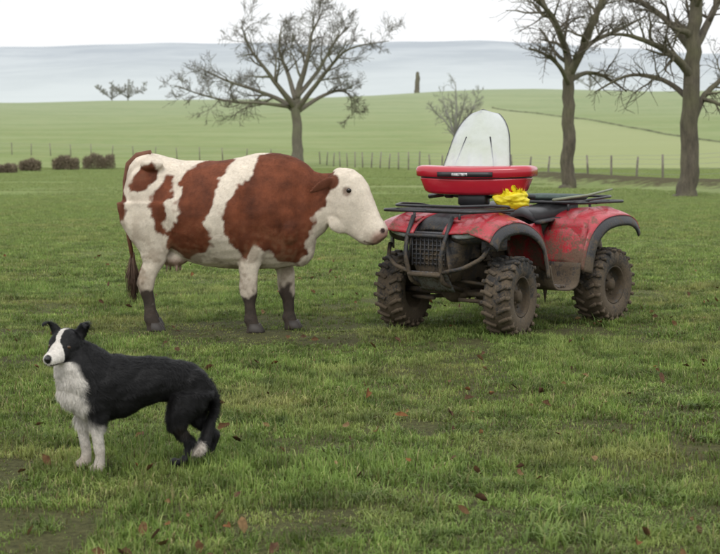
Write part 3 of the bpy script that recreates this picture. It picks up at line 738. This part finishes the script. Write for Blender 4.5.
fur('coat',db.data,130000,.027,.0009,dflow,dogcol,attr_mat('dog_hair',.5,.1,60,0,spec=.22),dog,.32,5,dlen)
mb2=MB()
for s in(-1,1):
    V,F=ellipsoid(dh(.046,.018,s*.036),(.012,.011,.011)); mb2.add(V,F)
mb2.obj('eyes',simple('dog_eye',(.06,.028,.010),.05,0,.1),dog)
mb2=MB(); V,F=ellipsoid(dh(.132,-.010,0),(.015,.017,.013)); mb2.add(V,F); mb2.obj('nose',simple('dog_nose',(.012,.011,.011),.3,0,.1),dog)
# ------------------------------------------------------------------ quad bike
TH=math.radians(40); Fw=Vector((-math.sin(TH),-math.cos(TH),0))
atv=empty('quad_bike',(1.211,12.463,0),math.atan2(Fw.y,Fw.x))
red=simple('red_plastic',(.38,.016,.028),.33,0,.08,3,mud=1.12,mudh=(.3,1.12),coat=.35)
redc=simple('red_fairing',(.42,.012,.028),.25,0,.06,3,coat=.5)
blk=simple('black_plastic',(.022,.022,.024),.5,0,.2,8,mud=.95,mudh=(.3,1.1))
blkc=simple('black_rack',(.02,.02,.022),.4,0,.2,10)
rub=simple('tyre_rubber',(.026,.025,.024),.85,0,.3,10,mud=1.15,mudh=(-.1,1.1))
steel=simple('wheel_steel',(.05,.047,.043),.5,.4,.3,10,mud=1.15,mudh=(-.1,1.1))
mudm=simple('engine_muddy',(.05,.045,.04),.7,.2,.3,12,mud=1.0,mudh=(.1,1.1))
lens=simple('lamp_lens',(.50,.54,.56),.08,0,.25,30)
gry=simple('grey_metal',(.25,.25,.26),.4,.5,.2,10,mud=.7,mudh=(.2,1.2))
seatm=simple('seat_vinyl',(.02,.02,.021),.45,0,.2,20)
FX,RX,HT=.69,-.71,.525
def wheel(nm,cx,cy,w,r,side,turn):
    M=Matrix.Translation((cx,cy,r))@Matrix.Rotation(turn,4,'Z')
    def lathe(prof,n=48):
        V=[];F=[]
        for i in range(n):
            a=2*math.pi*i/n
            for (rr,y) in prof: V.append(M@Vector((rr*math.cos(a),y*side,rr*math.sin(a))))
        k=len(prof)
        for i in range(n):
            j=(i+1)%n
            for q in range(k-1): F.append((i*k+q,i*k+q+1,j*k+q+1,j*k+q))
        return V,F
    tb=MB(); V,F=lathe([(.155,w*.40),(.165,w*.46),(.20,w*.51),(.25,w*.52),(r-.035,w*.48),(r-.018,w*.36),(r-.014,0),(r-.018,-w*.36),(r-.035,-w*.48),(.25,-w*.52),(.20,-w*.51),(.165,-w*.46),(.155,-w*.40)]); tb.add(V,F)
    nl=22
    for i in range(nl):
        for s in(-1,1):
            a=2*math.pi*(i+(0 if s>0 else .5))/nl
            R=Matrix.Rotation(-a,3,'Y')
            for (yy,ln,tw,rr,dz) in((.055,.085,.5*s,r-.010,0),(.40*w+.015,.045,.15*s,r-.022,.012)):
                Rl=R@Matrix.Rotation(tw,3,'X'); c=R@Vector((rr,0,dz)); c.y=s*yy
                V,F=boxm((0,0,0),(.026,ln,.030),None,.005); tb.add([M@(c+Rl@Vector(v)) for v in V],F)
            c=R@Vector((r-.045,0,.012)); c.y=s*w*.495
            V,F=boxm((0,0,0),(.045,.012,.024),None,.004); tb.add([M@(c+R@Vector(v)) for v in V],F)
    tb.obj(nm+'_tyre',rub,atv)
    rb=MB(); V,F=lathe([(.158,w*.42),(.162,w*.45),(.150,w*.44),(.143,w*.30),(.135,w*.12),(.11,w*.10),(.075,w*.20),(.05,w*.22),(.048,w*.36),(.03,w*.40),(.001,w*.40)],40); rb.add(V,F)
    V,F=lathe([(.158,-w*.42),(.15,-w*.3),(.135,-w*.1),(.05,0),(.001,0)],40); rb.add(V,F)
    for i in range(4):
        a=math.pi/4+i*math.pi/2; c=Vector((.062*math.cos(a),0,.062*math.sin(a)))
        V,F=tube([c+Vector((0,side*w*.18,0)),c+Vector((0,side*w*.29,0))],.011,6); rb.add([M@v for v in V],F)
    for i in range(8):
        a=i*math.pi/4; c=Vector((.115*math.cos(a),0,.115*math.sin(a)))
        V,F=ellipsoid(c+Vector((0,side*w*.11,0)),(.017,.008,.017),10,6); rb.add([M@v for v in V],F)
    rb.obj(nm+'_rim',steel,atv)
turn=math.radians(10)
wheel('front_l',FX,HT,.215,.312,1,turn); wheel('front_r',FX,-HT,.215,.312,-1,turn)
wheel('rear_l',RX,HT-.01,.25,.312,1,0); wheel('rear_r',RX,-HT+.01,.25,.312,-1,0)
fpr=[(FX-.49,.50),(FX-.45,.64),(FX-.38,.78),(FX-.22,.885),(FX-.02,.93),(FX+.18,.915),(FX+.31,.865),(FX+.38,.79)]
rpr=[(RX+.47,.50),(RX+.42,.66),(RX+.33,.80),(RX+.16,.90),(RX-.04,.935),(RX-.26,.93),(RX-.40,.885),(RX-.47,.81)]
for nm,pr,yin,yout in(('front',fpr,.14,.58),('rear',rpr,.16,.60)):
    for s in(-1,1):
        cx=FX if nm=='front' else RX
        def fn(u,v):
            q=lerp_prof(pr,u); e=v**4; nx_=(q[0]-cx)
            crease=.012*math.exp(-((v-.55)/.06)**2)
            return (q[0]-(nx_*.04*e),s*(yin+(yout-yin)*v),q[1]-.045*e+.015*math.sin(v*math.pi)+crease)
        V,F=sheet(fn,26,16)
        o=add_mesh(nm+'_fender',V,F,red,atv); solid(o,.012)
        def fn2(u,v):
            q=lerp_prof(pr,u); dx=(q[0]-cx);dz=(q[1]-.35); l=math.hypot(dx,dz)
            k=.085*v; return (q[0]-dx*.04-dx/l*k,s*(yout-.006+.035*math.sin(v*1.9)),q[1]-.045-dz/l*k-.004)
        V,F=sheet(fn2,26,4); o=add_mesh(nm+'_flare',V,F,blk,atv); solid(o,.012)
        def fn3(u,v):
            q=lerp_prof(pr,u); return (q[0],s*(yin+.02+.06*v),q[1]-.03-.30*v)
        V,F=sheet(fn3,12,3); o=add_mesh(nm+'_inner_guard',V,F,blk,atv); solid(o,.01)
def hood(u,v):
    q=lerp_prof([(.22,.93),(.40,.945),(.6,.94),(.8,.915),(.95,.875),(1.02,.80)],u); y=(v*2-1)
    return (q[0]-.05*y*y*(u),y*.20,q[1]+.025*(1-y*y))
V,F=sheet(hood,14,8); o=add_mesh('hood',V,F,blk,atv); solid(o,.014)
mb=MB()
rs=[]
for z,x0,x1,hw in((.42,.80,.98,.16),(.52,.78,1.02,.20),(.62,.76,1.04,.24),(.74,.74,1.03,.27),(.82,.74,1.00,.27),(.88,.76,.95,.24)):
    rs.append(ring(((x0+x1)/2,0,z),((x1-x0)/2,0,0),(0,hw,0),24,4))
V,F=loft(rs); mb.add(V,F)
for s in(-1,1):
    rs=[]
    for y,zc,hz,xc,hx in((.20,.80,.085,.93,.10),(.30,.80,.085,.92,.10),(.42,.80,.075,.88,.10),(.50,.79,.055,.83,.08),(.56,.78,.03,.80,.05)):
        rs.append(ring((xc,s*y,zc),(hx,0,0),(0,0,hz),16,3))
    V,F=loft(rs); mb.add(V,F)
mb.obj('front_cowl',blk,atv)
mb=MB()
for i in range(7):
    z=.56+i*.036; V,F=boxm((1.047-.003*abs(i-3),0,z),(.012,.34,.012),None,.003); mb.add(V,F)
for i in range(9):
    y=-.16+i*.04; V,F=boxm((1.052,y,.668),(.010,.009,.25),None,.002); mb.add(V,F)
V,F=boxm((1.045,0,.80),(.02,.36,.02),None,.005); mb.add(V,F)
mb.obj('grille',simple('grille_grey',(.06,.06,.065),.4,.2,.2,10,mud=.6,mudh=(.3,1.1)),atv)
for s in(-1,1):
    # wedge-shaped wrap-round lamp: deep near the grille, tapering outwards
    rs=[];rb_=[]
    for y,zc,hz,xc,hx in((.215,.800,.034,1.015,.03),(.27,.806,.046,1.008,.045),(.34,.812,.046,.985,.05),(.42,.820,.038,.945,.05),(.49,.828,.026,.895,.045),(.53,.833,.012,.865,.03)):
        rs.append(ring((xc,s*y,zc),(hx,0,-.004),(.004,0,hz),16,3)); rb_.append(ring((xc-.022,s*y,zc),(hx,0,0),(0,0,hz+.018),16,3))
    V,F=loft(rs); add_mesh('headlamp',V,F,lens,atv)
    V,F=loft(rb_); add_mesh('headlamp_bezel',V,F,blkc,atv)
    def brow(u,v):
        return (1.00-.17*u*u-.10*v,s*(.16+.42*u),.888-.025*u*u+.030*v)
    V,F=sheet(brow,8,3); o=add_mesh('front_brow',V,F,red,atv); solid(o,.014)
    def cheek(u,v): return (.95-.14*u,s*(.43+.14*u),.76-.10*v+.02*u)
    V,F=sheet(cheek,4,3); o=add_mesh('cheek',V,F,blk,atv); solid(o,.012)
mb=MB()
def TB(pts,r=.014,n=8):
    P=[Vector(p) for p in pts]; out=[P[0]]
    for i in range(1,len(P)-1):
        a=(P[i-1]-P[i]);b_=(P[i+1]-P[i]); k=min(.05,a.length*.4,b_.length*.4); A=P[i]+a.normalized()*k;B=P[i]+b_.normalized()*k
        for t_ in(0,.33,.66,1): out.append(A.lerp(P[i],t_).lerp(P[i].lerp(B,t_),t_))
    out.append(P[-1]); V,F=tube(out,r,n); mb.add(V,F)
for s in(-1,1):
    TB([(.80,s*.14,.34),(1.08,s*.15,.42),(1.13,s*.17,.62),(1.08,s*.19,.78),(1.0,s*.19,.93)],.018)
    TB([(1.10,s*.16,.50),(1.06,s*.34,.54),(.98,s*.46,.62),(.93,s*.48,.70)],.017)
TB([(1.10,-.16,.48),(1.11,.16,.48)],.020); TB([(1.08,-.19,.78),(1.08,.19,.78)],.016)
V,F=sheet(lambda u,v:(1.10-.16*u-.02*(v*2-1)**2,(v*2-1)*(.19-.03*u),.50-.16*u),6,8); o=add_mesh('skid_plate',V,F,gry,atv); solid(o,.01)
mb.obj('front_bumper',blk,atv)
mb=MB()
def rack(x0,x1,hw,z,nb,xl):
    TB([(x0,0,z),(x0,hw,z),(x1,hw*.92,z),(x1,-hw*.92,z),(x0,-hw,z),(x0,0,z)],.013)
    TB([(x0,0,z+.04),(x0,hw*.7,z+.04),(x0*.6+x1*.4,hw*1.02,z+.045),(x1*.8+x0*.2,hw*.98,z+.03),(x1,hw*.8,z)],.011)
    TB([(x0,0,z+.04),(x0,-hw*.7,z+.04),(x0*.6+x1*.4,-hw*1.02,z+.045),(x1*.8+x0*.2,-hw*.98,z+.03),(x1,-hw*.8,z)],.011)
    for i in range(nb):
        y=-hw+2*hw*(i+1)/(nb+1); TB([(x0,y,z+.004),(x1,y*.95,z+.004)],.009,6)
    for i in range(2):
        x=x0+(x1-x0)*(i+1)/3; TB([(x,-hw*.97,z-.005),(x,hw*.97,z-.005)],.010,6)
    for s in(-1,1):
        for x in xl: TB([(x,s*hw*.5,z),(x,s*hw*.5,z-.12)],.012,6)
rack(1.08,.46,.44,.972,7,(.95,.6)); mb.obj('front_rack',blkc,atv)
mb=MB(); rack(-1.14,-.50,.46,1.0,7,(-.95,-.6)); mb.obj('rear_rack',blkc,atv)
mb=MB()
for c,s_,bv in [((.05,0,.52),(.72,.34,.36),.05),((-.45,0,.55),(.5,.28,.3),.05),((.55,0,.45),(.5,.22,.25),.04),((0,0,.30),(1.5,.24,.06),.02),((-.75,0,.42),(.35,.3,.22),.04),((.12,.2,.45),(.26,.10,.26),.04)]:
    V,F=boxm(c,s_,None,bv); mb.add(V,F)
V,F=tube([(.08,.15,.42),(.08,.30,.42)],.11,18); mb.add(V,F)
V,F=tube([(-.12,.15,.40),(-.12,.27,.40)],.085,18); mb.add(V,F)
V,F=tube([(-.3,-.2,.62),(-1.0,-.2,.66)],.06,14); mb.add(V,F)
for x in(FX,RX):
    V,F=tube([(x,-HT,.312),(x,HT,.312)],.025,10); mb.add(V,F)
    V,F=ellipsoid((x,0,.34),(.13,.11,.11)); mb.add(V,F)
    for s in(-1,1):
        for dx in(-.13,.13):
            V,F=tube([(x+dx,s*.12,.27),(x,s*.43,.25)],.016,8); mb.add(V,F)
            V,F=tube([(x+dx,s*.12,.42),(x,s*.43,.38)],.014,8); mb.add(V,F)
        V,F=tube([(x-.03,s*.38,.33),(x-.05,s*.22,.76)],.02,8); mb.add(V,F)
        P=[];nn=70
        for i in range(nn+1):
            tt=i/nn; cpt=Vector((x-.03,s*.36,.40)).lerp(Vector((x-.05,s*.23,.72)),tt); a=tt*7*6.283
            P.append(cpt+Vector((math.cos(a)*.042,math.sin(a)*.042,0)))
        V,F=tube(P,.007,5); mb.add(V,F)
mb.obj('engine_and_chassis',mudm,atv)
for s in(-1,1):
    def sp_(u,v):
        q=lerp_prof([(.30,.86),(.12,.84),(-.05,.83),(-.25,.85)],u); zb=lerp_prof([(.0,.58),(.0,.52),(.0,.50),(.0,.56)],u)[1]
        return (q[0],s*(.17+.07*v+.02*math.sin(u*3.1)),q[1]*(1-v)+zb*v)
    V,F=sheet(sp_,10,6); o=add_mesh('side_panel',V,F,red,atv); solid(o,.014)
    def mud_g(u,v):
        return (lerp_prof([(FX-.48,.50),(FX-.51,.40),(FX-.56,.33),(.0,.31),(-.12,.31),(RX+.50,.34),(RX+.47,.50)],u)[0],s*(.22+.36*v),lerp_prof([(0,.52),(0,.42),(0,.34),(0,.315),(0,.315),(0,.36),(0,.52)],u)[1])
    V,F=sheet(mud_g,20,4); o=add_mesh('footwell',V,F,blk,atv); solid(o,.018)
    mb=MB()
    for i in range(5):
        V,F=boxm((-.08+i*.045,s*.41,.337),(.014,.26,.02),None,.004); mb.add(V,F)
    mb.obj('foot_pegs',gry,atv)
    V,F=sheet(lambda u,v:(RX+.455-.13*v,s*(.20+.37*u),.50+.37*v),6,6); o=add_mesh('rear_fender_front',V,F,red,atv); solid(o,.012)
V,F=sheet(lambda u,v:(lerp_prof([(.34,.90),(.22,.99),(.05,1.02),(-.1,.985),(-.2,.95)],u)[0],(v*2-1)*.17,lerp_prof([(.34,.90),(.22,.99),(.05,1.02),(-.1,.985),(-.2,.95)],u)[1]-.12*(v*2-1)**4),12,10)
o=add_mesh('tank_cover',V,F,blkc,atv); solid(o,.015)
rs=[]
for x,zt_,w,h in((.0,.94,.10,.05),(-.08,.965,.13,.07),(-.3,.955,.15,.075),(-.5,.965,.17,.08),(-.7,.995,.18,.085),(-.86,1.01,.17,.075),(-.92,1.0,.13,.05)):
    rs.append(ring((x,0,zt_-h),(0,w,0),(0,0,h),20,3.2))
V,F=loft(rs); add_mesh('seat',V,F,seatm,atv)
V,F=sheet(lambda u,v:(lerp_prof([(-.15,.88),(-.5,.90),(-.9,.92),(-1.12,.90)],u)[0],(v*2-1)*.24,lerp_prof([(-.15,.84),(-.5,.87),(-.9,.90),(-1.12,.86)],u)[1]),10,6); o=add_mesh('rear_deck',V,F,blk,atv); solid(o,.02)
for s in(-1,1):
    V,F=boxm((-1.14,s*.32,.82),(.03,.12,.06),None,.01); add_mesh('tail_lamp',V,F,redc,atv)
# steering assembly (turned)
ST=Matrix.Translation((.37,-.05,-.01))@Matrix.Rotation(math.radians(20),4,'Z')
def stm(name,V,F,mat): return add_mesh(name,[ST@Vector(v) for v in V],F,mat,atv)
V,F=tube([(.02,.04,.75),(-.02,0,1.14)],.03,10); stm('steering_column',V,F,blkc)
mb=MB()
TB([(-.20,-.42,1.07),(-.12,-.28,1.09),(.0,-.09,1.07),(.0,.09,1.07),(-.12,.28,1.09),(-.20,.42,1.07)],.013)
for s in(-1,1):
    V,F=tube([(-.14,s*.31,1.088),(-.205,s*.45,1.068)],.020,10); mb.add(V,F)
    V,F=boxm((-.08,s*.24,1.09),(.07,.07,.06),None,.01); mb.add(V,F)
    V,F=tube([(-.04,s*.26,1.10),(-.11,s*.42,1.075)],.007,6); mb.add(V,F)
V,F=boxm((.03,0,1.06),(.14,.24,.12),None,.02); mb.add(V,F)
o=mb.obj('handlebars',blkc,atv); o.data.transform(ST)
def slab(levels,nm,mat,n=40):
    rs=[]
    for z,hx,hy,xc,pp in levels:
        pts=ring((xc,0,z),(hx,0,0),(0,hy,0),n,pp)
        rs.append([Vector((q.x-.30*(abs(q.y)**2.2),q.y,q.z+.05*abs(q.y)**1.5)) for q in pts])
    V,F=loft(rs); return stm(nm,V,F,mat)
slab([(1.090,.10,.36,.01,5),(1.095,.125,.39,.01,5),(1.115,.138,.415,.01,6),(1.205,.150,.450,.01,7),(1.215,.150,.452,.01,7)],'windscreen_fairing_tub',redc)
slab([(1.212,.146,.447,.01,7),(1.228,.146,.447,.01,7)],'fairing_gap',blkc)  # black band painting the shaded gap between tub and upper lip
slab([(1.226,.158,.472,.01,7),(1.232,.166,.484,.01,7),(1.285,.166,.487,.01,7),(1.305,.155,.475,.01,7),(1.315,.13,.445,.01,6)],'windscreen_fairing',redc)
V,F=sheet(lambda u,v:(.180-.30*abs((u-.5)*.46)**2.2,(u-.5)*.46-.04,1.238+.040*v),10,2); o=stm('fairing_vent',V,F,blkc); solid(o,.006)
V,F=boxm((.186,-.08,1.258),(.006,.13,.024),None,.002); stm('fairing_badge',V,F,simple('badge',(.40,.40,.40),.4,0,.9,45))
def ws(u,v):
    a=(u*2-1); w=.285*(1-.30*v)*(1-max(0,v-.45)**2.6*3.6)**.5 if v<1 else .03
    w=max(w,.035)
    return (.10-.13*a*a*(1-.3*v)-.32*v,a*w,1.30+.485*v-.02*a*a*v)
V,F=sheet(ws,20,30)
wm,t,ns_,L,b=nt('clear_screen'); b.inputs['Base Color'].default_value=(.66,.69,.69,1); b.inputs['Roughness'].default_value=.1
tr=N(t,'ShaderNodeBsdfTransparent'); ms=N(t,'ShaderNodeMixShader')
nz=noise_n(t,N(t,'ShaderNodeTexCoord').outputs['Object'],5,5); L.new(maprange(t,nz.outputs[0],.3,.7,.34,.64),ms.inputs[0])
L.new(tr.outputs[0],ms.inputs[1]); L.new(b.outputs[0],ms.inputs[2]); L.new(ms.outputs[0],ns_['Material Output'].inputs[0])
o=stm('windshield',V,F,wm); solid(o,.005)
mb=MB(); P=[ws(0,i/30) for i in range(31)]+[ws(j/10,1) for j in range(1,10)]+[ws(1,1-i/30) for i in range(31)]
V,F=tube([ST@Vector(q) for q in P],.005,6); mb.add(V,F)
for s in(-1,1):
    V,F=tube([ST@Vector((.04,s*.17,1.30)),ST@Vector((-.09,s*.10,1.56))],.006,6); mb.add(V,F)
mb.obj('windshield_trim',blkc,atv)
# yellow bag
mb=MB(); V,F=ellipsoid((0,0,0),(.12,.15,.075),48,32)
V=[Vector(v) for v in V]; V=[v*(1+.30*mnoise.noise(v*14)+.16*abs(mnoise.noise(v*40))-.12*abs(mnoise.noise(v*22+Vector((5,5,5))))*2) for v in V]
V=[v+Vector((.33,.28,1.05)) for v in V]; mb.add(V,F)
for k in range(7):
    a=k*1.3; P0=Vector((.33+.05*math.cos(a),.28+.07*math.sin(a),1.09))
    V,F=sheet(lambda u,v:((u-.5)*.10,.012*math.sin(u*9+v*5),(v-.3)*.09+.02*math.sin(u*6)),6,6)
    Rm=Matrix.Rotation(a,3,'Z')@Matrix.Rotation(.5,3,'X'); mb.add([P0+Rm@v for v in V],F)
mb.obj('yellow_bag',simple('yellow_plastic',(.75,.62,.02),.35,0,.12,12,bmp=.3),atv)
mb=MB(); V,F=tube([(-.25,.30,1.03),(-.7,.36,1.06),(-1.2,.30,1.10)],[.012,.011,.009],8); mb.add(V,F); mb.obj('shepherd_stick',simple('stick_wood',(.22,.24,.16),.6),atv)
V,F=boxm((-.78,-.05,1.035),(.42,.5,.05),None,.02); add_mesh('folded_sack',V,F,simple('green_sack',(.05,.075,.065),.8,0,.3,15,bmp=.4),atv)
# ------------------------------------------------------------------ light
w=bpy.data.worlds.new('World'); scene.world=w; w.use_nodes=True; t=w.node_tree
bg=t.nodes['Background']; sky=N(t,'ShaderNodeTexSky',sky_type='NISHITA'); sky.sun_disc=False
EL,AZ=math.radians(50),math.radians(200)
sky.sun_elevation=EL; sky.sun_rotation=AZ; sky.dust_density=3
tc=N(t,'ShaderNodeTexCoord').outputs['Generated']; sp=N(t,'ShaderNodeSeparateXYZ'); t.links.new(tc,sp.inputs[0])
nz=noise_n(t,tc,2.5,5)
cl=mix(t,maprange(t,sp.outputs[2],0,.7),(10.6,10.7,10.8),(15.4,15.6,15.9))
cl=mix(t,1.0,cl,maprange(t,nz.outputs[0],.3,.7,.93,1.06),'MULTIPLY')
c=mix(t,.92,sky.outputs[0],cl); t.links.new(c,bg.inputs['Color']); bg.inputs['Strength'].default_value=.1
sl=bpy.data.lights.new('sun','SUN'); sl.energy=1.0; sl.angle=math.radians(20); sl.color=(1,.97,.92); so=link(bpy.data.objects.new('sun',sl))
dirv=Vector((math.sin(AZ)*math.cos(EL),math.cos(AZ)*math.cos(EL),math.sin(EL)))
so.rotation_euler=dirv.to_track_quat('Z','Y').to_euler(); so.location=(0,0,50)
scene.view_settings.view_transform='Standard'; scene.view_settings.look='None'; scene.view_settings.exposure=0
